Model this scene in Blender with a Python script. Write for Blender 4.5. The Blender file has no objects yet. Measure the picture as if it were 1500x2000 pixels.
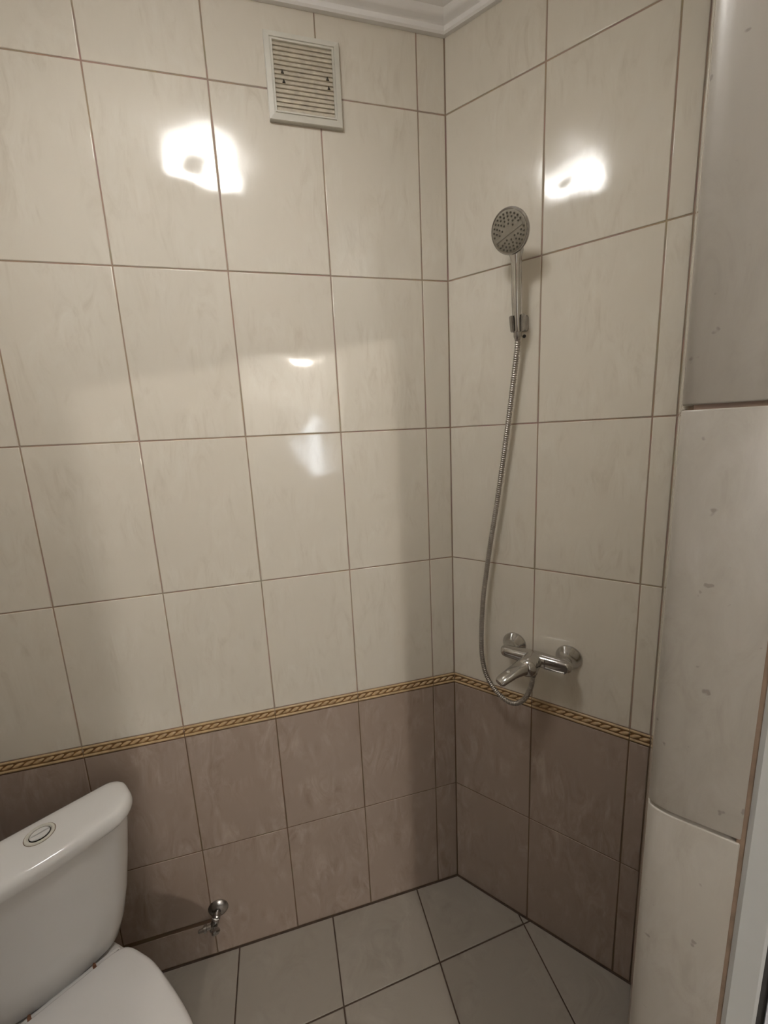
import bpy, math, random
from mathutils import Vector, Matrix
random.seed(7)
C = bpy.context.scene.collection
PI = math.pi

# ------------------------------------------------------------------ camera
cam_d = bpy.data.cameras.new('camera')
cam = bpy.data.objects.new('camera', cam_d)
C.objects.link(cam)
bpy.context.scene.camera = cam
cam_d.sensor_fit = 'VERTICAL'
cam_d.sensor_height = 24.0
cam_d.sensor_width = 18.0
cam_d.lens = 806.33 / 2000.0 * 24.0
cam_d.clip_start = 0.02
cam.matrix_world = Matrix((
    (0.96624633, 0.09103, -0.24109, -0.50657),
    (-0.25343084, 0.16792, -0.95264, -1.15526),
    (-0.0462692, 0.98159, 0.18533, 1.60321),
    (0, 0, 0, 1)))
_r = Vector((0.96624633, -0.25343084, -0.0462692)).normalized()
_f = Vector((0.24109129, 0.95264171, -0.18533421))
_f = (_f - _r * _f.dot(_r)).normalized()
_u = _r.cross(_f)
cam.matrix_world = Matrix(((_r.x, _u.x, -_f.x, -0.50657), (_r.y, _u.y, -_f.y, -1.15526), (_r.z, _u.z, -_f.z, 1.60321), (0, 0, 0, 1)))

# ------------------------------------------------------------------ world, lamps, exposure
LAMP_L = 52.0           # bathroom ceiling lamp, radiance of its glass
RIM_L = 15.0            # unseen lamp rim, made to glow to lift the crown and upper walls
LAMP_C = (1.0, 0.985, 0.95)
HALL_L = 800.0          # hall ceiling lamp
HALL_C = (1.0, 0.93, 0.84)
world = bpy.data.worlds.new('daylight')
bpy.context.scene.world = world
world.use_nodes = True
world.node_tree.nodes['Background'].inputs[0].default_value = (0.86, 0.93, 1.0, 1)
world.node_tree.nodes['Background'].inputs[1].default_value = 11.0
vs = bpy.context.scene.view_settings
vs.view_transform = 'Standard'
vs.look = 'None'
vs.gamma = 1.0
vs.use_curve_mapping = False
vs.exposure = 0.24
LAMP_POS = (-0.68, -0.695, 2.66)
HALL_POS = (-0.15, -4.25, 2.66)


# ------------------------------------------------------------------ helpers
def obj(name, verts, faces, mat, parent=None, sharp=None, flat=False, flat_last=False):
    me = bpy.data.meshes.new(name)
    me.from_pydata([tuple(v) for v in verts], [], faces)
    me.validate()
    me.materials.append(mat)
    o = bpy.data.objects.new(name, me)
    C.objects.link(o)
    if parent is not None:
        o.parent = parent
    if not flat:
        me.shade_smooth()
        me.set_sharp_from_angle(angle=math.radians(sharp if sharp else 35))
        if flat_last:                      # keep the last face (a tile's front) optically flat
            me.polygons[-1].use_smooth = False
            keys = set(me.polygons[-1].edge_keys)
            for e in me.edges:
                if (min(e.vertices), max(e.vertices)) in keys:
                    e.use_edge_sharp = True
    return o


def empty(name, loc, rz, label, cat):
    o = bpy.data.objects.new(name, None)
    C.objects.link(o)
    o.empty_display_size = 0.05
    o.location = loc
    o.rotation_euler = (0, 0, rz)
    o['label'] = label
    o['category'] = cat
    return o


def box(x0, x1, y0, y1, z0, z1):
    v = [(x, y, z) for z in (z0, z1) for y in (y0, y1) for x in (x0, x1)]
    f = [(0, 2, 3, 1), (4, 5, 7, 6), (0, 1, 5, 4), (2, 6, 7, 3), (0, 4, 6, 2), (1, 3, 7, 5)]
    return v, f


def join(*parts):
    V, F = [], []
    for v, f in parts:
        n = len(V)
        V += list(v)
        F += [tuple(i + n for i in q) for q in f]
    return V, F


def loft(rings, cap0=True, cap1=True, closed=False):
    n = len(rings[0])
    V = [p for r in rings for p in r]
    F = []
    m = len(rings)
    for i in range(m if closed else m - 1):
        a, b = i * n, ((i + 1) % m) * n
        for k in range(n):
            F.append((a + k, a + (k + 1) % n, b + (k + 1) % n, b + k))
    if cap0:
        F.append(tuple(range(n - 1, -1, -1)))
    if cap1:
        F.append(tuple(range((m - 1) * n, m * n)))
    return V, F


def frame(d):
    d = Vector(d).normalized()
    a = Vector((0, 0, 1)) if abs(d.z) < 0.9 else Vector((1, 0, 0))
    u = a.cross(d).normalized()
    return u, d.cross(u), d


def lathe(prof, org, axis, n=24):
    """prof: (radius, distance along the axis)"""
    u, w, d = frame(axis)
    o = Vector(org)
    rings = [[o + d * h + (u * math.cos(2 * PI * k / n) + w * math.sin(2 * PI * k / n)) * max(r, 1e-5) for k in range(n)] for r, h in prof]
    return loft(rings)


def tube(path, rad, n=12):
    P = [Vector(p) for p in path]
    if not isinstance(rad, (list, tuple)):
        rad = [rad] * len(P)
    t0 = (P[1] - P[0]).normalized()
    u, w, _ = frame(t0)
    rings = []
    for i, p in enumerate(P):
        t = (P[min(i + 1, len(P) - 1)] - P[max(i - 1, 0)]).normalized()
        u = (u - t * u.dot(t)).normalized()
        w = t.cross(u)
        rings.append([p + (u * math.cos(2 * PI * k / n) + w * math.sin(2 * PI * k / n)) * rad[i] for k in range(n)])
    return loft(rings)


def spline(pts, per):
    """Catmull-Rom through the points"""
    P = [Vector(p) for p in pts]
    P = [P[0] * 2 - P[1]] + P + [P[-1] * 2 - P[-2]]
    out = []
    for i in range(1, len(P) - 2):
        for k in range(per):
            t = k / per
            a, b, c, d = P[i - 1], P[i], P[i + 1], P[i + 2]
            out.append(0.5 * ((2 * b) + (c - a) * t + (2 * a - 5 * b + 4 * c - d) * t * t + (3 * b - a - 3 * c + d) * t ** 3))
    out.append(P[-2])
    return out


def resample(pts, step):
    out = [pts[0].copy()]
    acc = 0.0
    for a, b in zip(pts, pts[1:]):
        L = (b - a).length
        while acc + L >= step:
            t = (step - acc) / L
            a = a.lerp(b, t)
            out.append(a.copy())
            L = (b - a).length
            acc = 0.0
        acc += L
    return out


def inset(poly, d):
    """inset of a convex counter-clockwise polygon"""
    n = len(poly)
    out = []
    for i in range(n):
        p0, p1, p2 = poly[i - 1], poly[i], poly[(i + 1) % n]
        e1 = Vector((p1[0] - p0[0], p1[1] - p0[1])).normalized()
        e2 = Vector((p2[0] - p1[0], p2[1] - p1[1])).normalized()
        n1, n2 = Vector((-e1.y, e1.x)), Vector((-e2.y, e2.x))
        b = n1 + n2
        b = b / max(b.dot(n1), 0.2)
        out.append((p1[0] + b.x * d, p1[1] + b.y * d))
    return out


def clip(poly, nx, ny, c):
    """keep nx*x + ny*y <= c"""
    out = []
    for i in range(len(poly)):
        a, b = poly[i], poly[(i + 1) % len(poly)]
        da, db = nx * a[0] + ny * a[1] - c, nx * b[0] + ny * b[1] - c
        if da <= 0:
            out.append(a)
        if da * db < 0:
            t = da / (da - db)
            out.append((a[0] + (b[0] - a[0]) * t, a[1] + (b[1] - a[1]) * t))
    return out


def tile_geo(poly, place, t=0.008, bev=0.0016):
    """a tile with eased edges: poly is its face outline, place(a, b, height) gives a point"""
    rings = []
    for ins, h in ((0.0, 0.0), (0.0, t - bev * 0.6), (bev * 0.3, t - bev * 0.24), (bev, t)):
        q = inset(poly, ins) if ins else poly
        rings.append([place(a, b, h) for a, b in q])
    return loft(rings)


# ------------------------------------------------------------------ materials
def new_mat(name):
    m = bpy.data.materials.new(name)
    m.use_nodes = True
    nt = m.node_tree
    return m, nt, nt.nodes['Principled BSDF']


def simple(name, col, rough, metal=0.0, spec=0.5, var=0.0, vscale=30, bump=0.0, coat=0.0):
    m, nt, b = new_mat(name)
    b.inputs['Base Color'].default_value = (*col, 1)
    b.inputs['Roughness'].default_value = rough
    b.inputs['Metallic'].default_value = metal
    b.inputs['Specular IOR Level'].default_value = spec
    b.inputs['Coat Weight'].default_value = coat
    if var or bump:
        tc = nt.nodes.new('ShaderNodeTexCoord')
        no = nt.nodes.new('ShaderNodeTexNoise')
        no.inputs['Scale'].default_value = vscale
        no.inputs['Detail'].default_value = 5
        nt.links.new(tc.outputs['Object'], no.inputs['Vector'])
        if var:
            r = nt.nodes.new('ShaderNodeValToRGB')
            r.color_ramp.elements[0].position = 0.3
            r.color_ramp.elements[1].position = 0.7
            r.color_ramp.elements[0].color = (*[c * (1 - var) for c in col], 1)
            r.color_ramp.elements[1].color = (*[min(1, c * (1 + var)) for c in col], 1)
            nt.links.new(no.outputs['Fac'], r.inputs['Fac'])
            nt.links.new(r.outputs['Color'], b.inputs['Base Color'])
        if bump:
            bp = nt.nodes.new('ShaderNodeBump')
            bp.inputs['Strength'].default_value = 1.0
            bp.inputs['Distance'].default_value = bump
            nt.links.new(no.outputs['Fac'], bp.inputs['Height'])
            nt.links.new(bp.outputs['Normal'], b.inputs['Normal'])
    return m


def tile_mat(name, c_lo, c_mid, c_hi, stretch=(26, 26, 7), rough=0.085, wave=0.0006, spots=0.0, spec=0.5):
    """glazed tile with brushed, drifting veins; every tile gets its own piece of the pattern"""
    m, nt, b = new_mat(name)
    N, L = nt.nodes, nt.links
    tc = N.new('ShaderNodeTexCoord')
    oi = N.new('ShaderNodeObjectInfo')
    mul = N.new('ShaderNodeMath'); mul.operation = 'MULTIPLY'; mul.inputs[1].default_value = 37.0
    L.new(oi.outputs['Random'], mul.inputs[0])
    add = N.new('ShaderNodeVectorMath'); add.operation = 'ADD'
    L.new(tc.outputs['Object'], add.inputs[0])
    L.new(mul.outputs[0], add.inputs[1])
    mp = N.new('ShaderNodeMapping'); mp.inputs['Scale'].default_value = stretch
    mp.inputs['Rotation'].default_value = (0, 0.12, 0)
    L.new(add.outputs[0], mp.inputs['Vector'])
    vein = N.new('ShaderNodeTexNoise')
    vein.inputs['Scale'].default_value = 1.0
    vein.inputs['Detail'].default_value = 9
    vein.inputs['Roughness'].default_value = 0.68
    vein.inputs['Distortion'].default_value = 1.6
    L.new(mp.outputs[0], vein.inputs['Vector'])
    ramp = N.new('ShaderNodeValToRGB')
    e = ramp.color_ramp.elements
    e[0].position, e[0].color = 0.30, (*c_lo, 1)
    e[1].position, e[1].color = 0.72, (*c_hi, 1)
    k = e.new(0.48); k.color = (*c_mid, 1)
    L.new(vein.outputs['Fac'], ramp.inputs['Fac'])
    patch = N.new('ShaderNodeTexNoise'); patch.inputs['Scale'].default_value = 9.0; patch.inputs['Detail'].default_value = 3
    L.new(add.outputs[0], patch.inputs['Vector'])
    mix = N.new('ShaderNodeMix'); mix.data_type = 'RGBA'
    pr = N.new('ShaderNodeMapRange'); pr.inputs[1].default_value = 0.40; pr.inputs[2].default_value = 0.62
    L.new(patch.outputs['Fac'], pr.inputs[0])
    L.new(pr.outputs[0], mix.inputs[0])
    mix.inputs[6].default_value = (*c_mid, 1)
    L.new(ramp.outputs['Color'], mix.inputs[7])
    col = mix.outputs[2]
    if spots:
        vo = N.new('ShaderNodeTexNoise'); vo.inputs['Scale'].default_value = 70; vo.inputs['Detail'].default_value = 2
        L.new(add.outputs[0], vo.inputs['Vector'])
        sr = N.new('ShaderNodeMapRange'); sr.inputs[1].default_value = 0.705; sr.inputs[2].default_value = 0.75
        sr.inputs[4].default_value = spots
        L.new(vo.outputs['Fac'], sr.inputs[0])
        m2 = N.new('ShaderNodeMix'); m2.data_type = 'RGBA'
        L.new(sr.outputs[0], m2.inputs[0])
        L.new(col, m2.inputs[6])
        m2.inputs[7].default_value = (*[c * 0.42 for c in c_lo], 1)
        col = m2.outputs[2]
    L.new(col, b.inputs['Base Color'])
    b.inputs['Roughness'].default_value = rough
    b.inputs['Specular IOR Level'].default_value = spec
    wv = N.new('ShaderNodeTexNoise'); wv.inputs['Scale'].default_value = 6.0; wv.inputs['Detail'].default_value = 1.0
    L.new(add.outputs[0], wv.inputs['Vector'])
    b1 = N.new('ShaderNodeBump'); b1.inputs['Strength'].default_value = 1.0; b1.inputs['Distance'].default_value = wave
    L.new(wv.outputs['Fac'], b1.inputs['Height'])
    b2 = N.new('ShaderNodeBump'); b2.inputs['Strength'].default_value = 1.0; b2.inputs['Distance'].default_value = 0.00009
    L.new(vein.outputs['Fac'], b2.inputs['Height'])
    L.new(b1.outputs['Normal'], b2.inputs['Normal'])
    L.new(b2.outputs['Normal'], b.inputs['Normal'])
    return m


M_UP = tile_mat('cream_tile', (0.635, 0.58, 0.49), (0.71, 0.66, 0.57), (0.75, 0.71, 0.625), wave=0.0055)
M_LO = tile_mat('brown_tile', (0.30, 0.228, 0.185), (0.37, 0.292, 0.242), (0.48, 0.395, 0.335), stretch=(22, 22, 7), rough=0.2, wave=0.0025)
M_FL = tile_mat('floor_tile', (0.30, 0.265, 0.22), (0.36, 0.325, 0.278), (0.42, 0.38, 0.33), stretch=(9, 9, 9), rough=0.38, wave=0.001)
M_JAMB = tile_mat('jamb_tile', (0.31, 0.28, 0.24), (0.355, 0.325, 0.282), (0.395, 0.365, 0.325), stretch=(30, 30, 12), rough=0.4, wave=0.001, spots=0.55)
M_GROUT = simple('wall_grout', (0.36, 0.27, 0.205), 0.9)


def two_tone(m, zs, lo, hi):
    # cream grout between the cream tiles, brown grout between the brown tiles
    nt = m.node_tree
    tc = nt.nodes.new('ShaderNodeTexCoord'); sp = nt.nodes.new('ShaderNodeSeparateXYZ')
    gt = nt.nodes.new('ShaderNodeMath'); gt.operation = 'GREATER_THAN'; gt.inputs[1].default_value = zs
    no = nt.nodes.new('ShaderNodeTexNoise'); no.inputs['Scale'].default_value = 18; no.inputs['Detail'].default_value = 4
    mx_ = nt.nodes.new('ShaderNodeMix'); mx_.data_type = 'RGBA'
    mx_.inputs[6].default_value = (*lo, 1); mx_.inputs[7].default_value = (*hi, 1)
    mu = nt.nodes.new('ShaderNodeMix'); mu.data_type = 'RGBA'; mu.blend_type = 'MULTIPLY'; mu.inputs[0].default_value = 0.45
    nt.links.new(tc.outputs['Object'], sp.inputs[0]); nt.links.new(tc.outputs['Object'], no.inputs['Vector'])
    nt.links.new(sp.outputs['Z'], gt.inputs[0]); nt.links.new(gt.outputs[0], mx_.inputs[0])
    nt.links.new(mx_.outputs[2], mu.inputs[6]); nt.links.new(no.outputs['Color'], mu.inputs[7])
    nt.links.new(mu.outputs[2], nt.nodes['Principled BSDF'].inputs['Base Color'])


two_tone(M_GROUT, 0.80, (0.20, 0.13, 0.075), (0.46, 0.34, 0.26))
M_GROUTF = simple('floor_grout', (0.085, 0.058, 0.042), 0.9, var=0.25, vscale=25)
M_BORD = simple('border_glaze', (0.50, 0.36, 0.20), 0.25, var=0.15, vscale=60)
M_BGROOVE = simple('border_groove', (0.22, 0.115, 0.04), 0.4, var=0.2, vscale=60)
M_ROPE = simple('rope_glaze', (0.50, 0.35, 0.19), 0.25, var=0.2, vscale=90)
M_PLASTER = simple('white_plaster', (0.90, 0.885, 0.87), 0.7, var=0.03, vscale=8)
M_WALLP = simple('hall_paint', (0.80, 0.79, 0.76), 0.8, var=0.03, vscale=3)
M_PVC = simple('white_plastic', (0.66, 0.64, 0.57), 0.4, var=0.05, vscale=30)
M_SLAT = simple('dusty_slat', (0.56, 0.51, 0.41), 0.7, var=0.15, vscale=70)
M_GRIME = simple('grey_grime', (0.38, 0.34, 0.27), 0.9, var=0.25, vscale=50)
M_HOLE = simple('hole_dark', (0.05, 0.042, 0.032), 0.95, var=0.3, vscale=60)
M_PORC = simple('porcelain', (0.79, 0.78, 0.765), 0.09, spec=0.5, var=0.02, vscale=4)
M_SEAT = simple('seat_plastic', (0.76, 0.745, 0.73), 0.22, var=0.02, vscale=6)
M_CHROME = simple('chrome', (0.54, 0.53, 0.515), 0.13, metal=1.0, var=0.06, vscale=40)
M_CHROMED = simple('worn_chrome', (0.40, 0.385, 0.37), 0.27, metal=1.0, var=0.15, vscale=60)
M_HOSE = simple('steel_hose', (0.40, 0.375, 0.345), 0.3, metal=1.0, var=0.1, vscale=60)
M_FACE = simple('grey_face', (0.30, 0.275, 0.225), 0.45, var=0.1, vscale=60)
M_NOZ = simple('dark_nozzle', (0.10, 0.088, 0.068), 0.6, var=0.2, vscale=90)
M_DARK = simple('dark_matte', (0.045, 0.043, 0.042), 0.7, var=0.2, vscale=40)
M_CASE = simple('casing_paint', (0.50, 0.505, 0.49), 0.45, var=0.03, vscale=12)
M_DOOR = simple('door_paint', (0.68, 0.69, 0.76), 0.45, var=0.03, vscale=12)
M_JOINT = simple('brown_mortar', (0.24, 0.17, 0.12), 0.9, var=0.2, vscale=40)
M_GAP = simple('brown_gap', (0.22, 0.16, 0.11), 0.8, var=0.2, vscale=60)
M_RUST = simple('rust', (0.17, 0.075, 0.04), 0.9, var=0.4, vscale=200)


def lamp_mat(name, col, s):
    m, nt, b = new_mat(name)
    b.inputs['Base Color'].default_value = (0.8, 0.8, 0.8, 1)
    b.inputs['Emission Color'].default_value = (*col, 1)
    b.inputs['Emission Strength'].default_value = s
    return m


# ------------------------------------------------------------------ measures
TH = math.radians(40.0)                      # the right wall turns away by 40 degrees at the corner
DR = Vector((math.sin(TH), -math.cos(TH), 0))
NR = Vector((-math.cos(TH), -math.sin(TH), 0))
RZ = -math.radians(50.0)                     # frame of the right wall: X along it, -Y into the room
W, HT = 0.25137, 0.3982
Z5, BB, BT = 0.3923, 0.7815, 0.8168
ZROW = [BT + HT * k for k in range(5)]       # .817 1.215 1.613 2.011 2.410
CEIL = 2.668
S_END = 0.5576                               # where the partition meets the right wall
GAP = 0.0032


def struct(name, vf, mat, rz=0.0):
    o = obj(name, vf[0], vf[1], mat, flat=True)
    o.rotation_euler = (0, 0, rz)
    o['kind'] = 'structure'
    return o


# ------------------------------------------------------------------ structure
GR = 0.0014                                   # grout sits this far behind the tile faces
wall_back = struct('wall_back', box(-1.56, 1.42, GR, 0.12, -0.1, CEIL), M_GROUT)
# the right wall, its end mitred into the corner
rv = [(0.0005, GR), (1.3, GR), (1.3, 0.12), (0.056, 0.12)]
wr = loft([[(x, y, -0.1) for x, y in rv], [(x, y, CEIL) for x, y in rv]])
wall_right = struct('wall_right', wr, M_GROUT, RZ)
floor = struct('floor', box(-2.3, 1.42, -4.7, 0.12, -0.1, -0.0018), M_GROUTF)
ceiling = struct('ceiling', box(-2.3, 1.42, -4.7, 0.12, CEIL, CEIL + 0.1), M_PLASTER)
wall_left = struct('wall_left', box(-1.445, -1.345, -2.15, GR, -0.1, CEIL), M_GROUT)
# front wall with the doorway, in the frame of the right wall (x = s, y = -o)
S0, S1 = S_END + 0.0, S_END + 0.1085
O_DOOR0, O_DOOR1, Z_LINTEL = 0.6885 - 0.008, 1.455, 2.03
SLANT = 0.0095                                # the partition leans off square by this much at the right wall
pv = [(S0 + 0.0085, -O_DOOR0), (S1 - 0.034, -O_DOOR0), (S1 - 0.034, -0.0015), (S0 + 0.0085 - SLANT, -0.0015)]
fw = join(loft([[(x, y, -0.1) for x, y in pv], [(x, y, CEIL) for x, y in pv]]),
          box(S0, S1, -2.23, -O_DOOR1, -0.1, CEIL),
          box(S0, S1, -O_DOOR1, -O_DOOR0, Z_LINTEL, CEIL))
wall_front = struct('wall_front', fw, M_GROUT, RZ)
struct('wall_hall_right', box(1.32, 1.42, -4.7, GR, -0.1, CEIL), M_WALLP)
struct('wall_hall_left', box(-2.3, -2.2, -4.7, GR, -0.1, CEIL), M_WALLP)
hb = join(box(-2.3, -0.16, -4.7, -4.6, -0.1, CEIL), box(0.12, 1.42, -4.7, -4.6, -0.1, CEIL),
          box(-0.16, 0.12, -4.7, -4.6, -0.1, 1.25), box(-0.16, 0.12, -4.7, -4.6, 1.95, CEIL))
struct('wall_hall_back', hb, M_WALLP)


# ------------------------------------------------------------------ wall tiles
def wall_tile(parent, x0, x1, z0, z1, mat, tilt=0.0016):
    x0 += GAP / 2; x1 -= GAP / 2; z0 += GAP / 2; z1 -= GAP / 2
    cx, cz = (x0 + x1) / 2, (z0 + z1) / 2
    hw, hh = (x1 - x0) / 2, (z1 - z0) / 2
    poly = [(-hw, -hh), (hw, -hh), (hw, hh), (-hw, hh)]
    v, f = tile_geo(poly, lambda a, b, h: (a, 0.008 - h, b))
    o = obj('tile', v, f, mat, parent, sharp=60, flat_last=True)
    o.location = (cx, 0, cz)
    o.rotation_euler = (random.uniform(-tilt, tilt), 0, random.uniform(-tilt, tilt))
    return o


def border_profile():
    # height over the backing, across the border from its lower edge (metres)
    Hb = BT - BB - GAP
    pts = [(0, 0.004), (0.0006, 0.0062), (0.002, 0.0078), (0.0042, 0.0083), (0.0064, 0.0076), (0.0074, 0.0052),
           (0.0092, 0.0046), (Hb - 0.0092, 0.0046), (Hb - 0.0068, 0.0052), (Hb - 0.0058, 0.0072), (Hb - 0.0036, 0.0080), (Hb - 0.0015, 0.0076), (Hb - 0.0004, 0.006), (Hb, 0.004)]
    return pts, Hb


def border_tile(parent, x0, x1):
    x0 += 0.0009; x1 -= 0.0009
    w = x1 - x0
    pts, Hb = border_profile()
    ring = [(p[0], p[1]) for p in pts] + [(Hb, 0.0), (0, 0.0)]
    rings = [[(xx, 0.008 - h - 0.0016, zz) for zz, h in ring] for xx in (0, w)]
    v, f = loft(rings)
    o = obj('border_tile', v, f, M_BORD, parent, sharp=50)
    o.location = (x0, 0, BB + GAP / 2)
    # groove floor, darker glaze
    g0, g1 = 0.0076, Hb - 0.0072
    gv, gf = box(0.0004, w - 0.0004, 0.008 - 0.0054 - 0.0016, 0.008 - 0.003, g0, g1)
    g = obj('groove', gv, gf, M_BGROOVE, o, flat=True)
    g['label'] = 'dark honey-brown glaze behind the rope'
    # twisted rope between the two ridges: one continuous relief
    z0, z1 = 0.0092, Hb - 0.0088
    zc, hr = (z0 + z1) / 2, (z1 - z0) / 2
    pitch = 0.0228
    nx = max(8, int(w / 0.0014)); nz = 12
    V, F, SV = [], [], []
    for i in range(nx + 1):
        x = 0.0006 + (w - 0.0012) * i / nx
        for k in range(nz + 1):
            t = -1 + 2 * k / nz
            arch = math.sqrt(max(0.0, 1 - t * t * 0.98))
            ph = (x - 0.62 * t * hr * 1.6) / pitch
            u = ph - math.floor(ph)
            strand = abs(math.sin(PI * u)) ** 0.8
            edge = 0.6 + 0.4 * strand
            h = 0.0034 + 0.0066 * arch * (0.12 + 0.88 * strand)
            V.append((x, 0.008 - h - 0.0016, zc + t * hr * edge))
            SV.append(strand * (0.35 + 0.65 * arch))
    for i in range(nx):
        for k in range(nz):
            a = i * (nz + 1) + k
            F.append((a, a + nz + 1, a + nz + 2, a + 1))
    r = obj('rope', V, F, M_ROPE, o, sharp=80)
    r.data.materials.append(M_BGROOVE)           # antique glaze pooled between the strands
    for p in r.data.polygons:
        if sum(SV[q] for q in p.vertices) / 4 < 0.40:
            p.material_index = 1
    r['label'] = 'raised twisted rope of tan glaze'
    return o


COLS_B = [0.0, 0.0754] + [0.0754 + W * k for k in range(1, 7)]
COLS_R = [0.0, 0.2513, 0.5025, 0.5486]
ROWS_UP = [(ZROW[k], ZROW[k + 1]) for k in range(4)] + [(ZROW[4], 2.665)]
for a, b in zip(COLS_B, COLS_B[1:]):
    x0, x1 = -b, -a
    if x1 < -1.33:
        continue
    x0 = max(x0, -1.343)
    for z0, z1 in ROWS_UP:
        wall_tile(wall_back, x0, x1, z0, z1, M_UP)
    wall_tile(wall_back, x0, x1, Z5, BB, M_LO)
    if x1 > -0.80:
        wall_tile(wall_back, x0, x1, 0.0, Z5, M_LO)
    else:                                        # cut piece along the pipe chase beside the toilet
        wall_tile(wall_back, x0, x1, 0.136, Z5, M_LO, 0.0008)
        wall_tile(wall_back, x0, x1, 0.0, 0.124, M_LO, 0.0008)
    border_tile(wall_back, x0, x1)
for a, b in zip(COLS_R, COLS_R[1:]):
    for z0, z1 in ROWS_UP:
        wall_tile(wall_right, a, b, z0, z1, M_UP)
    wall_tile(wall_right, a, b, Z5, BB, M_LO)
    wall_tile(wall_right, a, b, 0.0, Z5, M_LO)
    border_tile(wall_right, a, b)
# left wall, out of view, seen only in reflections
for k in range(8):
    for z0, z1 in [(0.0, Z5), (Z5, BT)] + ROWS_UP:
        y0, y1 = -0.02 - W * (k + 1), -0.02 - W * k
        v, f = tile_geo([(y0 + .0016, z0 + .0016), (y1 - .0016, z0 + .0016), (y1 - .0016, z1 - .0016), (y0 + .0016, z1 - .0016)], lambda a, b, h: (-1.351 + h, a, b))
        obj('tile', v, f, M_LO if z0 < 0.6 else M_UP, wall_left, sharp=60)

# partition between shower and doorway: shower face tiles and the doorway end tiles with a rounded front edge
RJ, RB = 0.026, 0.009
for z0, z1 in [(0.0, Z5 + 0.425 - HT), (BT - HT, BT), ] and [(0.02, BT - HT)] + [(BT - HT, BT)] + ROWS_UP:
    for o0, o1 in ((0.012, 0.17), (0.17, 0.42), (0.42, 0.665)):
        v, f = tile_geo([(o0 + .0016, z0 + .0016), (o1 - .0016, z0 + .0016), (o1 - .0016, z1 - .0016), (o0 + .0016, z1 - .0016)], lambda a, b, h: (S_END + 0.0095 - SLANT * (1 - a / 0.688) - h, -a, b))
        obj('tile', v, [q[::-1] for q in f], M_LO if z1 < 0.9 else M_UP, wall_front, sharp=60)


def jamb_tile(z0, z1):
    """end tile: flat towards the doorway, rolled over towards the shower"""
    z0 += 0.0021; z1 -= 0.0021
    o_face = 0.6885
    t = 0.0095
    n = 8
    sec = []
    s_end = S_END + 0.0732
    sec.append((s_end, o_face - t)); sec.append((s_end, o_face - 0.0016)); sec.append((s_end - 0.0016, o_face))
    for k in range(n + 1):
        a = PI / 2 * k / n
        sec.append((S_END + RJ - RJ * math.sin(a), o_face - RB + RB * math.cos(a)))
    sec.append((S_END, o_face - 0.026))
    sec.append((S_END + 0.0105, o_face - 0.026))
    sec.append((S_END + 0.0105, o_face - t))
    cs = sum(p[0] for p in sec) / len(sec); co = sum(p[1] for p in sec) / len(sec)
    rings = []
    for z, k in ((z0, 1.0), (z0 + 0.0005, 0.35), (z0 + 0.0014, 0.0), (z1 - 0.0014, 0.0), (z1 - 0.0005, 0.35), (z1, 1.0)):
        ring = []
        for i, (s, o) in enumerate(sec):
            d = 0.001 * k
            # ease only the outer faces
            ds = d if s < S_END + 0.009 else 0
            ring.append((s + ds, -(o - (d if o > o_face - t + 0.001 else 0)), z))
        rings.append(ring)
    v, f = loft(rings)
    return obj('tile', v, f, M_JAMB, wall_front, sharp=50)


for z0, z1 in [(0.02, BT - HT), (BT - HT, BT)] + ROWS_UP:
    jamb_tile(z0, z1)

# ------------------------------------------------------------------ floor tiles
FW = 0.3015


def fy(x, k):                                   # the joint lines across run slightly askew
    return (-0.2125 + 0.055 * x) - FW * k


def floor_tile(poly):
    cx = sum(p[0] for p in poly) / len(poly)
    cy = sum(p[1] for p in poly) / len(poly)
    v, f = tile_geo([(a - cx, b - cy) for a, b in inset(poly, 0.0021)], lambda a, b, h: (a, b, h - 0.008), bev=0.0018)
    o = obj('tile', v, f, M_FL, floor, sharp=60, flat_last=True)
    o.location = (cx, cy, 0)
    o.rotation_euler = (random.uniform(-.002, .002), random.uniform(-.002, .002), 0)


# front wall line: points with s <= S_END lie in the bathroom
for i in range(-5, 4):
    xa, xb = -0.160 + FW * i, -0.160 + FW * (i + 1)
    for k in range(-1, 7):
        ya = [fy(xa, k), fy(xb, k)] if k >= 0 else None
        top = (fy(xa, k), fy(xb, k)) if k >= 0 else (-0.0035, -0.0035)
        bot = (fy(xa, k + 1), fy(xb, k + 1))
        poly = [(xa, bot[0]), (xb, bot[1]), (xb, top[1]), (xa, top[0])]
        poly = clip(poly, -NR.x, -NR.y, -0.0035)          # right wall: n.p >= 0
        if len(poly) >= 3:
            poly = clip(poly, DR.x, DR.y, S_END - 0.0005)
        if len(poly) >= 3:
            poly = clip(poly, -1, 0, 1.34)
        if len(poly) >= 3:
            ar = abs(sum(p[0] * q[1] - q[0] * p[1] for p, q in zip(poly, poly[1:] + poly[:1]))) / 2
            if ar > 0.00006:
                # drop doubled points
                q = [p for j, p in enumerate(poly) if math.hypot(p[0] - poly[j - 1][0], p[1] - poly[j - 1][1]) > 0.0028]
                if len(q) >= 3:
                    floor_tile(q)

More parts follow.
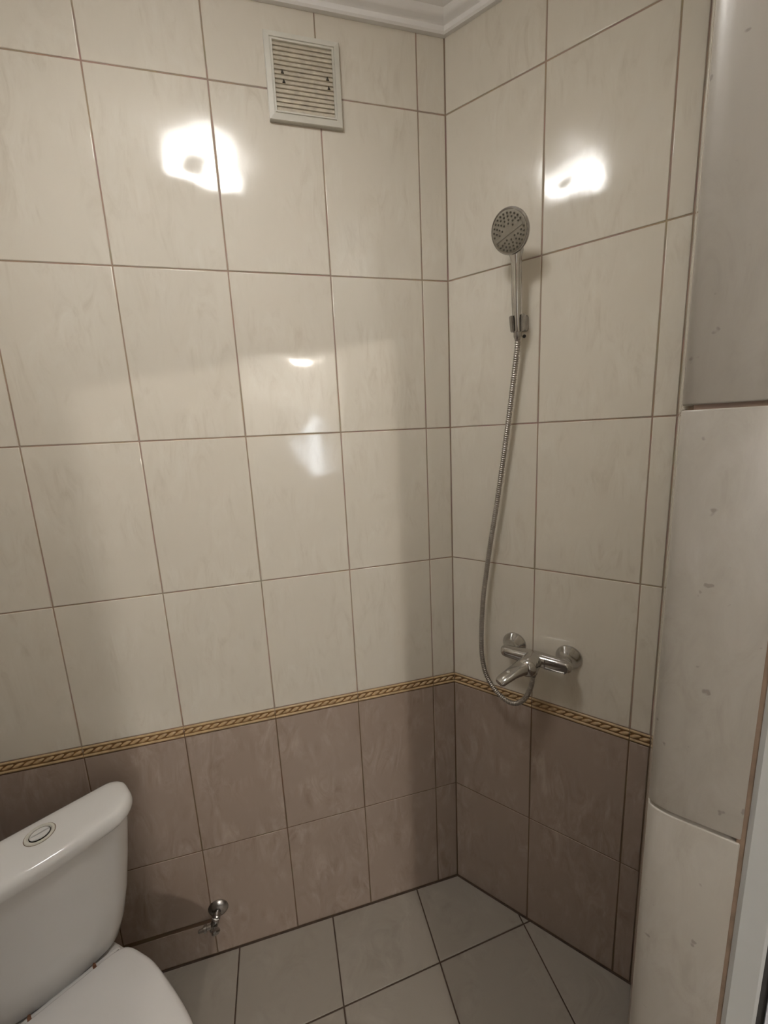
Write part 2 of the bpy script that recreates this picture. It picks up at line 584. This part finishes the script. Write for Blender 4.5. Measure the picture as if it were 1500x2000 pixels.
# ------------------------------------------------------------------ crown moulding
PROF = [(0.0, 2.576), (0.010, 2.576), (0.0135, 2.580), (0.0135, 2.591), (0.017, 2.594), (0.0255, 2.596), (0.031, 2.603), (0.0335, 2.612),
        (0.041, 2.6145), (0.049, 2.620), (0.060, 2.634), (0.072, 2.643), (0.080, 2.645), (0.082, 2.652), (0.096, 2.654), (0.1, 2.660), (0.1, CEIL + 0.01), (0.0, CEIL + 0.01)]
K = (1 - math.sin(TH)) / math.cos(TH)
rl = [Vector((-1.345 + d, -d, z)) for d, z in PROF]
rf = [Vector((-1.345 + d, -1.80, z)) for d, z in PROF]
rc = [Vector((-K * d, -d, z)) for d, z in PROF]
r1 = [DR * (S_END + 0.02) + NR * d + Vector((0, 0, z)) for d, z in PROF]
for nm, a, b in (('trim_1', rl, rc), ('trim_2', rc, r1), ('trim_4', rf, rl)):
    v, f = loft([a, b])
    o = obj(nm, v, f, M_PLASTER, sharp=40)
    o['kind'] = 'structure'

# ------------------------------------------------------------------ door casing and door beyond the jamb
cs0, cs1 = S_END + 0.0765, S_END + 0.1008
v, f = box(cs0, cs1, -0.692, -0.60, 0.0, 2.06)
bev = [(cs0, -0.60), (cs0, -0.6875), (cs0 + 0.003, -0.6905), (cs1 - 0.003, -0.6905), (cs1, -0.688), (cs1, -0.60)]
jt = obj('joint', *box(S_END + 0.070, cs0 + 0.0006, -0.6872, -0.60, 0.0, Z_LINTEL), M_JOINT, wall_front, flat=True)
jt['label'] = 'brown mortar joint beside the door casing'
v, f = loft([[(x, y, 0.0) for x, y in bev], [(x, y, Z_LINTEL) for x, y in bev]])
casing = obj('trim_3', v, f, M_CASE, sharp=30)
casing.rotation_euler = (0, 0, RZ)
casing['kind'] = 'structure'
ds0 = cs1 + 0.0066
door = struct('door_1', box(ds0, ds0 + 0.70, -0.6862, -0.646, 0.01, 2.02), M_DOOR, RZ)
v, f = box(cs1 + 0.0003, ds0 - 0.0003, -0.684, -0.63, 0.0, 2.02)  # dark strip put into the open door gap as its shade
obj('gap_strip', v, f, M_DARK, door, flat=True)['label'] = 'dark strip standing in for the shade of the door gap'
h = obj('hinge', *lathe([(0.0, 0), (0.0038, 0.0005), (0.0045, 0.002), (0.0045, 0.046), (0.0038, 0.048), (0, 0.0485)], (ds0 - 0.0015, -0.6905, 0.972), (0.12, 0, 1), 12), M_CHROMED, door)
h['label'] = 'metal door hinge'
v, f = box(ds0 + 0.001, ds0 + 0.03, -0.6885, -0.686, 0.97, 1.022)
obj('hinge_leaf', v, f, M_DARK, h, flat=True)

# ------------------------------------------------------------------ ceiling lamps
def ceiling_lamp(name, pos, r, dep, mat, rim_mat, label):
    t = empty(name, (pos[0], pos[1], CEIL), 0, label, 'lamp')
    obj('base', *lathe([(r * 0.98, 0), (r * 1.02, -0.003), (r * 1.02, -0.012), (r * 0.9, -0.012)], (0, 0, 0), (0, 0, 1), 32), M_CHROMED, t)
    rr = [(r * 1.06, -0.010), (r * 1.06, -0.056), (r * 1.02, -0.056), (r * 1.02, -0.010)]
    ring = [[(q * math.cos(2 * PI * k / 40), q * math.sin(2 * PI * k / 40), z) for q, z in rr] for k in range(40)]
    obj('rim', *loft(ring, False, False, closed=True), rim_mat, t)
    prof = [(r * 0.74, -0.014)] + [(r * 0.99 * math.cos(a), -0.022 - dep * math.sin(a)) for a in [PI / 2 * k / 8 for k in range(9)]]
    obj('shade', *lathe(prof, (0, 0, 0), (0, 0, 1), 32), mat, t)
    obj('finial', *lathe([(r * 0.54, -0.012 - dep), (r * 0.56, -0.022 - dep), (r * 0.50, -0.029 - dep), (r * 0.1, -0.036 - dep), (0.0, -0.037 - dep)], (0, 0, 0), (0, 0, 1), 28), M_CHROMED, t)
    return t


ceiling_lamp('ceiling_lamp', LAMP_POS, 0.122, 0.014, lamp_mat('lamp_glass', LAMP_C, LAMP_L), lamp_mat('lamp_rim', LAMP_C, RIM_L), 'round frosted glass ceiling lamp above the shower floor')
ceiling_lamp('ceiling_lamp', HALL_POS, 0.075, 0.10, lamp_mat('hall_lamp_glass', HALL_C, HALL_L), M_CHROMED, 'small glass ceiling lamp out in the hall')

# ------------------------------------------------------------------ ventilation grille
vent = empty('vent_grille', (-0.3608, 0, 2.430), 0, 'off-white square ventilation grille with dusty slats high on the back wall', 'vent')
vo, vi = 0.0870, 0.0685
rect = lambda a: [(-a, -a * 1.02), (a, -a * 1.02), (a, a * 1.02), (-a, a * 1.02)]
rings = []
for a, y in ((vo, -0.0005), (vo, -0.0085), (vo - 0.0012, -0.0105), (vi + 0.0062, -0.0125), (vi + 0.0055, -0.0105), (vi + 0.0035, -0.0105), (vi + 0.003, -0.0128), (vi, -0.0128), (vi, -0.0005)):
    rings.append([(x, y, z) for x, z in rect(a)])
v, f = loft(rings, False, False, closed=True)
fr = obj('frame', v, f, M_PVC, vent, flat=True)
v, f = box(-vi, vi, -0.0078, -0.0005, -vi * 1.02, vi * 1.02)
obj('backing', v, f, M_GRIME, vent, flat=True)
NS = 15
hs = 2 * vi * 1.02 / NS
for k in range(NS):
    z = -vi * 1.02 + hs * k
    prof = [(-0.0065, z + hs * 0.99), (-0.0082, z + hs * 0.99), (-0.0108, z + hs * 0.40), (-0.0112, z + hs * 0.22), (-0.0106, z + hs * 0.10), (-0.0065, z + hs * 0.10)]
    v, f = loft([[(x, a, b) for a, b in prof] for x in (-vi + 0.0005, vi - 0.0005)])
    obj('slat', v, f, M_SLAT, vent, flat=True)
for x, k in ((-0.050, 8), (-0.048, 6), (0.055, 8), (0.057, 6)):
    z = -vi * 1.02 + hs * (k + 0.15)
    tri = [(x - 0.0035, z), (x + 0.0035, z), (x + 0.0008, z + 0.0085), (x - 0.0008, z + 0.0085)]  # solid dark wedges take the place of the shade inside the clip holes
    v, f = loft([[(a, -0.0060, b) for a, b in tri], [(a, -0.0128 if b < z + 0.004 else -0.0100, b) for a, b in tri]])
    obj('clip', v, f, M_HOLE, vent, flat=True)['label'] = 'dark wedge standing in for a shaded clip hole'


# ------------------------------------------------------------------ shower things (frame of the right wall)
def on_right(name, s, z, label, cat):
    p = DR * s
    return empty(name, (p.x, p.y, z), RZ, label, cat)


# hand shower: local origin at the bottom of its handle; x = s, y = -o
S_H, Z_H = 0.2065, 1.838
hand = on_right('hand_shower', S_H, Z_H, 'round chrome hand shower with grey spray face resting in the wall bracket', 'shower head')
P0, P1 = Vector((0.0, -0.036, 0.0)), Vector((0.0, -0.0535, 0.168))
ax = (P1 - P0).normalized()
hp = [(0.0085, 0), (0.0095, 0.002), (0.0100, 0.030), (0.0118, 0.040), (0.0126, 0.07), (0.0126, 0.12), (0.0122, 0.150), (0.0135, 0.166), (0.018, 0.180), (0.015, 0.196), (0.004, 0.204)]
v, f = lathe(hp, P0, ax, 20)
obj('handle', v, f, M_CHROME, hand)
hn = Vector((-0.20, -0.88, -0.42)).normalized()
hc = Vector((-0.004, -0.089, 0.2105))
R = 0.0475
obj('head', *lathe([(0.012, -0.024), (0.030, -0.021), (R - 0.004, -0.012), (R, -0.004), (R, 0.000), (R - 0.002, 0.0022), (R - 0.004, 0.0015)], hc, hn, 40), M_CHROMED, hand)
face = obj('spray_face', *lathe([(R - 0.0045, -0.002), (R - 0.0045, 0.0022), (R - 0.007, 0.0034), (0.02, 0.0042), (0.0, 0.0043)], hc, hn, 40), M_FACE, hand)
face['label'] = 'grey plastic spray face'
up = (Vector((0, 0, 1)) - hn * hn.z).normalized()
sd = hn.cross(up)
sd = sd if sd.x > 0 else -sd
NZ = []
ang = math.radians(14)
for rr, n in ((0.0375, 26), (0.0305, 20), (0.0235, 14), (0.0165, 9)):
    for k in range(n):
        a = 2 * PI * (k + 0.5 * (n % 4 == 0)) / n
        px, pz = rr * math.cos(a), rr * math.sin(a)
        if abs(-math.sin(ang) * px + math.cos(ang) * pz + 0.001) < 0.0065:
            continue
        NZ.append(lathe([(0.0021, 0.003), (0.0020, 0.0054), (0.0011, 0.0062)], hc + sd * px + up * pz, hn, 7))
o = obj('nozzles', *join(*NZ), M_NOZ, face)
o['kind'] = 'stuff'
bx_, bz_ = math.cos(ang), math.sin(ang)
ring0, ring1 = [], []
for a, b in ((-0.037, -0.0036), (0.037, -0.0036), (0.037, 0.0036), (-0.037, 0.0036)):
    ctr = hc + sd * (a * bx_ - b * bz_) + up * (a * bz_ + b * bx_ - 0.001)
    ring0.append(ctr + hn * 0.0022); ring1.append(ctr + hn * 0.0052)
obj('raised_band', *loft([ring0, ring1]), M_FACE, face, flat=True)

# wall bracket: base on the wall, open cup around the handle
br = on_right('shower_bracket', S_H, Z_H, 'small chrome wall bracket holding the hand shower by its handle', 'bracket')
v, f = loft([[(x * k, y, z * k2 + 0.024) for x, z in ((-0.014, -0.019), (0.014, -0.019), (0.017, -0.014), (0.017, 0.014), (0.014, 0.019), (-0.014, 0.019), (-0.017, 0.014), (-0.017, -0.014))] for y, k, k2 in ((-0.0003, 1.0, 1.0), (-0.006, 1.0, 1.0), (-0.009, 0.85, 0.85), (-0.027, 0.6, 0.62))])
obj('base', v, f, M_CHROMED, br)
u_, w_, d_ = Vector((1, 0, 0)), None, ax
w_ = d_.cross(u_)
if w_.y > 0:
    w_ = -w_
def cup_ring(h, ri, ro):
    inner, outer = [], []
    a0, a1 = math.radians(70 - 24), math.radians(430 - 70 + 18)
    g0, g1 = math.radians(118), math.radians(90 + 360 - 62)
    pts_o, pts_i = [], []
    for k in range(21):
        a = g0 + (g1 - g0) * k / 20
        dirv = u_ * math.cos(a) + w_ * math.sin(a)
        pts_o.append(P0 + d_ * h + dirv * ro)
        pts_i.append(P0 + d_ * h + dirv * ri)
    return pts_o + pts_i[::-1]
v, f = loft([cup_ring(0.001, 0.0106, 0.0150), cup_ring(0.004, 0.0106, 0.0168), cup_ring(0.022, 0.0112, 0.0185), cup_ring(0.036, 0.0125, 0.0195), cup_ring(0.038, 0.0132, 0.0186)])
obj('cup', v, f, M_CHROMED, br)
obj('screw', *lathe([(0.0045, 0), (0.0045, 0.002), (0.003, 0.003), (0, 0.003)], (0.010, -0.012, -0.008), (0, -1, 0.0), 10), M_DARK, br)

# mixer tap
S_M, Z_M = 0.272, 0.976
mx = on_right('mixer_tap', S_M, Z_M, 'chrome single-lever shower mixer tap with two round wall flanges', 'tap')
for s in (-0.0735, 0.0765):
    obj('flange', *lathe([(0.0345, 0.0003), (0.0345, 0.003), (0.033, 0.006), (0.024, 0.016), (0.0165, 0.029), (0.0145, 0.036), (0.013, 0.0375)], (s, 0, 0.0), (0, -1, 0), 32), M_CHROME, mx)
    obj('coupling', *lathe([(0.0125, 0.033), (0.0125, 0.040), (0.0150, 0.041), (0.0150, 0.056)], (s, 0, 0.004), (0, -1, 0), 24), M_CHROME, mx)
OB = 0.060


def arm_ring(x, hy, hz, cz=0.004, n=20, e=2.6):
    out = []
    for k in range(n):
        a = 2 * PI * k / n
        c, s = math.cos(a), math.sin(a)
        out.append((x, -OB + hy * math.copysign(abs(c) ** (2 / e), c), cz + hz * math.copysign(abs(s) ** (2 / e), s)))
    return out


v, f = loft([arm_ring(-0.0925, 0.004, 0.005), arm_ring(-0.0910, 0.009, 0.010), arm_ring(-0.086, 0.0135, 0.0138), arm_ring(-0.076, 0.0165, 0.0155), arm_ring(-0.05, 0.0175, 0.0165), arm_ring(-0.02, 0.020, 0.019), arm_ring(0.02, 0.020, 0.019),
             arm_ring(0.05, 0.0175, 0.0175), arm_ring(0.080, 0.0165, 0.0160), arm_ring(0.091, 0.0135, 0.0138), arm_ring(0.0955, 0.009, 0.010), arm_ring(0.097, 0.004, 0.005)])
obj('body', v, f, M_CHROME, mx)
# framed recess on the right arm
fr_o = [(0.030, -0.0135), (0.083, -0.0125), (0.089, -0.006), (0.089, 0.006), (0.083, 0.0125), (0.030, 0.0135)]
fr_i = inset(fr_o, 0.0028)
yb = -OB - 0.0155
v, f = loft([[(a, yb, b + 0.004) for a, b in fr_o], [(a, yb - 0.0038, b + 0.004) for a, b in inset(fr_o, 0.0006)], [(a, yb - 0.0038, b + 0.004) for a, b in fr_i], [(a, yb - 0.0012, b + 0.004) for a, b in inset(fr_o, 0.0034)]])
pl = obj('arm_panel', v, f, M_CHROMED, mx, sharp=20)
# cartridge housing and lever
obj('housing', *lathe([(0.0245, 0.010), (0.0252, 0.020), (0.0255, 0.038), (0.0248, 0.041)], (0, -OB, 0.003), (-0.05, -1, -0.03), 28), M_CHROME, mx)
LC = Vector((-0.003, -OB - 0.040, 0.002))
LT = Vector((-0.054, -OB - 0.124, -0.0205))


def lever_ring(t, hw, hh):
    c = LC.lerp(LT, t) + Vector((0, 0, 0.006 * math.sin(PI * min(1, t))))
    d = (LT - LC).normalized()
    sdv = d.cross(Vector((0, 0, 1))).normalized()
    upv = sdv.cross(d)
    out = []
    for k in range(20):
        a = 2 * PI * k / 20
        cc, ss = math.cos(a), math.sin(a)
        out.append(c + sdv * hw * math.copysign(abs(cc) ** 0.8, cc) + upv * hh * math.copysign(abs(ss) ** 0.8, ss))
    return out


obj('cap', *lathe([(0.0258, -0.001), (0.0262, 0.006), (0.0255, 0.014), (0.0225, 0.021), (0.016, 0.0265), (0.008, 0.029), (0.0, 0.0295)], LC, (-0.10, -1, 0.0), 28), M_CHROME, mx)
lev = obj('lever', *loft([lever_ring(0.02, 0.021, 0.017), lever_ring(0.18, 0.0215, 0.0185), lever_ring(0.35, 0.0195, 0.0155), lever_ring(0.55, 0.0180, 0.0120), lever_ring(0.8, 0.0170, 0.0105), lever_ring(0.95, 0.0160, 0.0092), lever_ring(1.0, 0.0130, 0.0060)]), M_CHROME, mx, sharp=50)
dl = (LT - LC).normalized()
ul = dl.cross(Vector((0, 0, 1))).normalized().cross(dl)
obj('indicator', *lathe([(0.0042, 0), (0.0042, 0.0015), (0.003, 0.0024), (0, 0.0026)], LC.lerp(LT, 0.66) + ul * 0.0155, ul, 14), M_PVC, lev)
obj('outlet', *lathe([(0.0125, 0.012), (0.0125, 0.024), (0.0112, 0.025), (0.0112, 0.034), (0.0095, 0.036)], (-0.002, -OB, 0.004), (0, 0, -1), 6), M_CHROME, mx)

# hose: metal spiral, hangs from the hand shower to the mixer outlet  (s, o, z)
hose_pts = [(0.2065, 0.0345, 1.842), (0.2065, 0.032, 1.818), (0.2045, 0.030, 1.76), (0.1985, 0.030, 1.70), (0.1790, 0.028, 1.645), ]
hose = on_right('shower_hose', 0.0, 0.0, 'ribbed steel shower hose hanging in a loop below the hand shower', 'hose')
HOSE = [(0.2065, 0.0350, 1.8415), (0.2058, 0.0310, 1.8120)] + [
    # measured down the wall: (s, o, z)
    (0.1985, 0.030, 1.7460), (0.1868, 0.029, 1.6490), (0.1718, 0.029, 1.5330), (0.1548, 0.030, 1.4080), (0.1395, 0.032, 1.3070),
    (0.1262, 0.034, 1.2080), (0.1155, 0.037, 1.1080), (0.1120, 0.041, 1.0000), (0.1165, 0.046, 0.9280), (0.1340, 0.051, 0.8720), (0.1700, 0.055, 0.8320), (0.2120, 0.058, 0.8185),
    (0.2450, 0.060, 0.8420), (0.2640, 0.060, 0.8880), (0.2695, 0.060, 0.9260), (0.2700, 0.060, 0.9460)]
path = spline([(s, -o, z) for s, o, z in HOSE], 24)
path = resample(path, 0.00138)
rad = [0.0074 if (i % 4) in (0, 1) else (0.0066 if (i % 4) == 2 else 0.0069) for i in range(len(path))]
v, f = tube(path, [0.0066 + 0.0009 * math.sin(2 * PI * i / 4 + 0.4) for i in range(len(path))], 10)
obj('spiral', v, f, M_HOSE, hose, sharp=80)
obj('nut', *lathe([(0.0088, -0.004), (0.0098, -0.002), (0.0098, 0.012), (0.0080, 0.0165), (0.0075, 0.020)], (0.2065, -0.0352, 1.8400), (-0.0, 0.14, -1), 16), M_CHROMED, hose)
obj('nut', *lathe([(0.0108, 0.0), (0.0114, 0.002), (0.0114, 0.012), (0.0090, 0.016), (0.0078, 0.022)], (0.2700, -0.060, 0.9465), (0, 0, -1), 8), M_CHROMED, hose)

# ------------------------------------------------------------------ angle valve on the back wall
va = empty('angle_valve', (-0.809, 0, 0.172), 0, 'small dark chrome angle valve low on the back wall beside the toilet', 'valve')
obj('rosette', *lathe([(0.030, 0.0003), (0.030, 0.002), (0.027, 0.006), (0.017, 0.011), (0.010, 0.013)], (0, 0, 0), (0, -1, 0), 24), M_CHROMED, va)
obj('stem', *lathe([(0.0085, 0.010), (0.0085, 0.016), (0.0115, 0.017), (0.0115, 0.028), (0.009, 0.031)], (0, 0, 0), (-0.12, -1, -0.15), 14), M_CHROMED, va)
obj('body', *lathe([(0.0, -0.013), (0.0095, -0.012), (0.0115, -0.008), (0.0115, 0.010), (0.0090, 0.014), (0.0090, 0.024), (0.006, 0.025)], (-0.008, -0.032, -0.012), (-0.35, -0.1, -1), 14), M_CHROMED, va)
obj('outlet', *lathe([(0.0075, -0.002), (0.0075, 0.014), (0.0105, 0.015), (0.0105, 0.023), (0.0062, 0.025), (0.0052, 0.037), (0.003, 0.039)], (-0.016, -0.034, -0.018), (-1, -0.10, -0.06), 12), M_CHROME, va)
v, f = lathe([(0.005, 0.0), (0.005, 0.007), (0.0105, 0.009), (0.0120, 0.012), (0.0120, 0.017), (0.009, 0.020), (0, 0.021)], (-0.008, -0.040, -0.016), (0.35, -0.85, -0.30), 8)
obj('knob', v, f, M_CHROMED, va, sharp=30)

# ------------------------------------------------------------------ toilet (local: -Y is its front)
PHI = math.radians(32)
TS = 0.022
to = empty('toilet', (-1.1336 - TS * math.cos(PHI), -0.1376 - TS * math.sin(PHI), 0), PHI, 'white close-coupled toilet standing askew in the corner with closed seat lid', 'toilet')


def rrect(hw, y0, y1, rb, rf, z, bow=0.0, n=7):
    """rounded outline, y0 back, y1 front (towards the user), bowed front"""
    P = []
    def arc(cx, cy, r, a0):
        for k in range(n + 1):
            a = a0 + PI / 2 * k / n
            P.append((cx + r * math.cos(a), cy + r * math.sin(a)))
    arc(hw - rf, y1 - rf, rf, 0)
    m = 8
    for k in range(1, m):
        P.append((hw - rf - 2 * (hw - rf) * k / m, y1))
    arc(-hw + rf, y1 - rf, rf, PI / 2)
    arc(-hw + rb, y0 + rb, rb, PI)
    arc(hw - rb, y0 + rb, rb, 3 * PI / 2)
    out = []
    for x, y in P:
        if y > (y0 + y1) / 2:
            wgt = (y - (y0 + y1) / 2) / ((y1 - y0) / 2)
            y += bow * wgt * (1 - (x / hw) ** 2)
        out.append((x, -y, z))
    return out


tk = [rrect(0.1100, 0.045, 0.105, 0.025, 0.030, 0.398, 0.018), rrect(0.1200, 0.040, 0.115, 0.030, 0.036, 0.401, 0.020), rrect(0.1280, 0.036, 0.121, 0.03, 0.04, 0.412, 0.021),
      rrect(0.1410, 0.033, 0.126, 0.03, 0.042, 0.450, 0.022), rrect(0.1570, 0.032, 0.130, 0.03, 0.044, 0.520, 0.022), rrect(0.1710, 0.031, 0.133, 0.03, 0.045, 0.610, 0.022),
      rrect(0.1810, 0.030, 0.136, 0.03, 0.045, 0.690, 0.022), rrect(0.1850, 0.030, 0.137, 0.03, 0.045, 0.733, 0.022)]
obj('tank', *loft(tk), M_PORC, to, sharp=60)
ld = [(0.163, 0.0, 0.7305), (0.171, 0.0015, 0.7300), (0.1745, 0.0030, 0.7325), (0.1758, 0.0036, 0.739), (0.1752, 0.0034, 0.747), (0.172, 0.0012, 0.755), (0.166, -0.003, 0.7605), (0.157, -0.010, 0.7636), (0.14, -0.024, 0.7652)]
rings = []
for hw, g, z in ld:
    rings.append(rrect(hw + TS, 0.026 - g, 0.144 + g * 1.0, max(0.012, 0.036 + g), max(0.02, 0.050 + g), z, 0.022))
obj('tank_lid', *loft(rings), M_PORC, to, sharp=60)
bt = obj('flush_button', *lathe([(0.0275, -0.002), (0.0275, 0.0012), (0.0262, 0.0026), (0.0225, 0.0030), (0.0200, 0.0012), (0.0192, -0.001)], (TS, -0.082, 0.7650), (0, 0, 1), 36), M_PVC, to)
bt['label'] = 'round off-white flush button with a dirty rim'
obj('gap', *lathe([(0.0285, -0.002), (0.0288, 0.0003), (0.0265, 0.0004)], (TS, -0.082, 0.7650), (0, 0, 1), 36), M_GAP, bt)['label'] = 'brown dirt line around the button'
obj('well', *lathe([(0.0200, -0.002), (0.0200, 0.0004), (0.0, 0.0004)], (TS, -0.082, 0.7650), (0, 0, 1), 36), M_GAP, bt)
for sgn, span in ((1, (0.10, PI - 0.10)), (-1, (PI + 0.10, 2 * PI - 0.10))):
    pts = [(0.0182 * math.cos(span[0] + (span[1] - span[0]) * k / 14), 0.0150 * math.sin(span[0] + (span[1] - span[0]) * k / 14)) for k in range(15)]
    rg = []
    for k_, z in ((1.0, 0.7645), (1.0, 0.7672), (0.90, 0.7686)):
        rg.append([(x * k_ + TS, (y - sgn * 0.007) * k_ + sgn * 0.007 - 0.082, z) for x, y in pts])
    obj('button_half', *loft(rg), M_SEAT, bt, sharp=40)['label'] = 'pale half of the flush button'

OUT = [(0.045, 0.090), (0.09, 0.100), (0.13, 0.115), (0.19, 0.1385), (0.26, 0.159), (0.34, 0.171), (0.42, 0.178), (0.48, 0.170), (0.53, 0.147), (0.57, 0.109), (0.592, 0.057)]


def outline(pts, front):
    half = [Vector((w, e, 0)) for e, w in pts] + [Vector((0, front, 0))]
    full = half + [Vector((-p.x, p.y, 0)) for p in half[-2::-1]]
    return [(p.x, p.y) for p in spline(full, 4)]


rim = outline(OUT, 0.600)


def scaled(pl_, sx, sy, z, cy=0.31):
    return [(x * sx, -(cy + (y - cy) * sy), z) for x, y in pl_]


bw = [scaled(rim, 0.74, 0.70, 0.0), scaled(rim, 0.74, 0.70, 0.02), scaled(rim, 0.66, 0.66, 0.06), scaled(rim, 0.64, 0.66, 0.15), scaled(rim, 0.78, 0.80, 0.25), scaled(rim, 0.93, 0.94, 0.33),
      scaled(rim, 0.99, 0.99, 0.372), scaled(rim, 1.0, 1.0, 0.385), scaled(rim, 0.99, 0.992, 0.395), scaled(rim, 0.955, 0.97, 0.3985)]
obj('bowl', *loft(bw), M_PORC, to, sharp=50)
ST = [(0.1660, 0.080), (0.168, 0.106), (0.180, 0.126), (0.215, 0.1425), (0.26, 0.157), (0.34, 0.169), (0.42, 0.175), (0.48, 0.167), (0.53, 0.144), (0.57, 0.106), (0.59, 0.055)]
seat = outline(ST, 0.597)
obj('seat', *loft([scaled(seat, 0.985, 0.99, 0.4005), scaled(seat, 1.0, 1.0, 0.404), scaled(seat, 1.0, 1.0, 0.412), scaled(seat, 0.985, 0.99, 0.4165)]), M_SEAT, to, sharp=50)
sl = obj('seat_lid', *loft([scaled(seat, 0.975, 0.985, 0.4180), scaled(seat, 0.99, 0.995, 0.4195), scaled(seat, 0.99, 0.995, 0.428), scaled(seat, 0.97, 0.982, 0.4335), scaled(seat, 0.93, 0.955, 0.4360), scaled(seat, 0.6, 0.7, 0.4385)]), M_SEAT, to, sharp=50)
# hinge bar at the back of the seat and the two rusty bolts
v, f = loft([rrect(0.112 - d, 0.140 + d, 0.166 - d, 0.008, 0.008, z) for d, z in ((0.002, 0.399), (0.0, 0.402), (0.0, 0.409), (0.002, 0.4125), (0.006, 0.4135))])
obj('hinge_bar', v, f, M_SEAT, to, sharp=50)
for x in (0.058, -0.058):
    rg = []
    for k, z in ((1.0, 0.4125), (1.0, 0.4345), (0.7, 0.4352)):
        rg.append([(x + k * a, -0.1665 + k * b, z) for a, b in ((-0.003, -0.010), (0.002, -0.012), (0.0036, -0.004), (0.003, 0.008), (-0.001, 0.011), (-0.0034, 0.004))])
    obj('hinge_bolt', *loft(rg), M_RUST, to, sharp=40)['label'] = 'rusty hinge bolt'
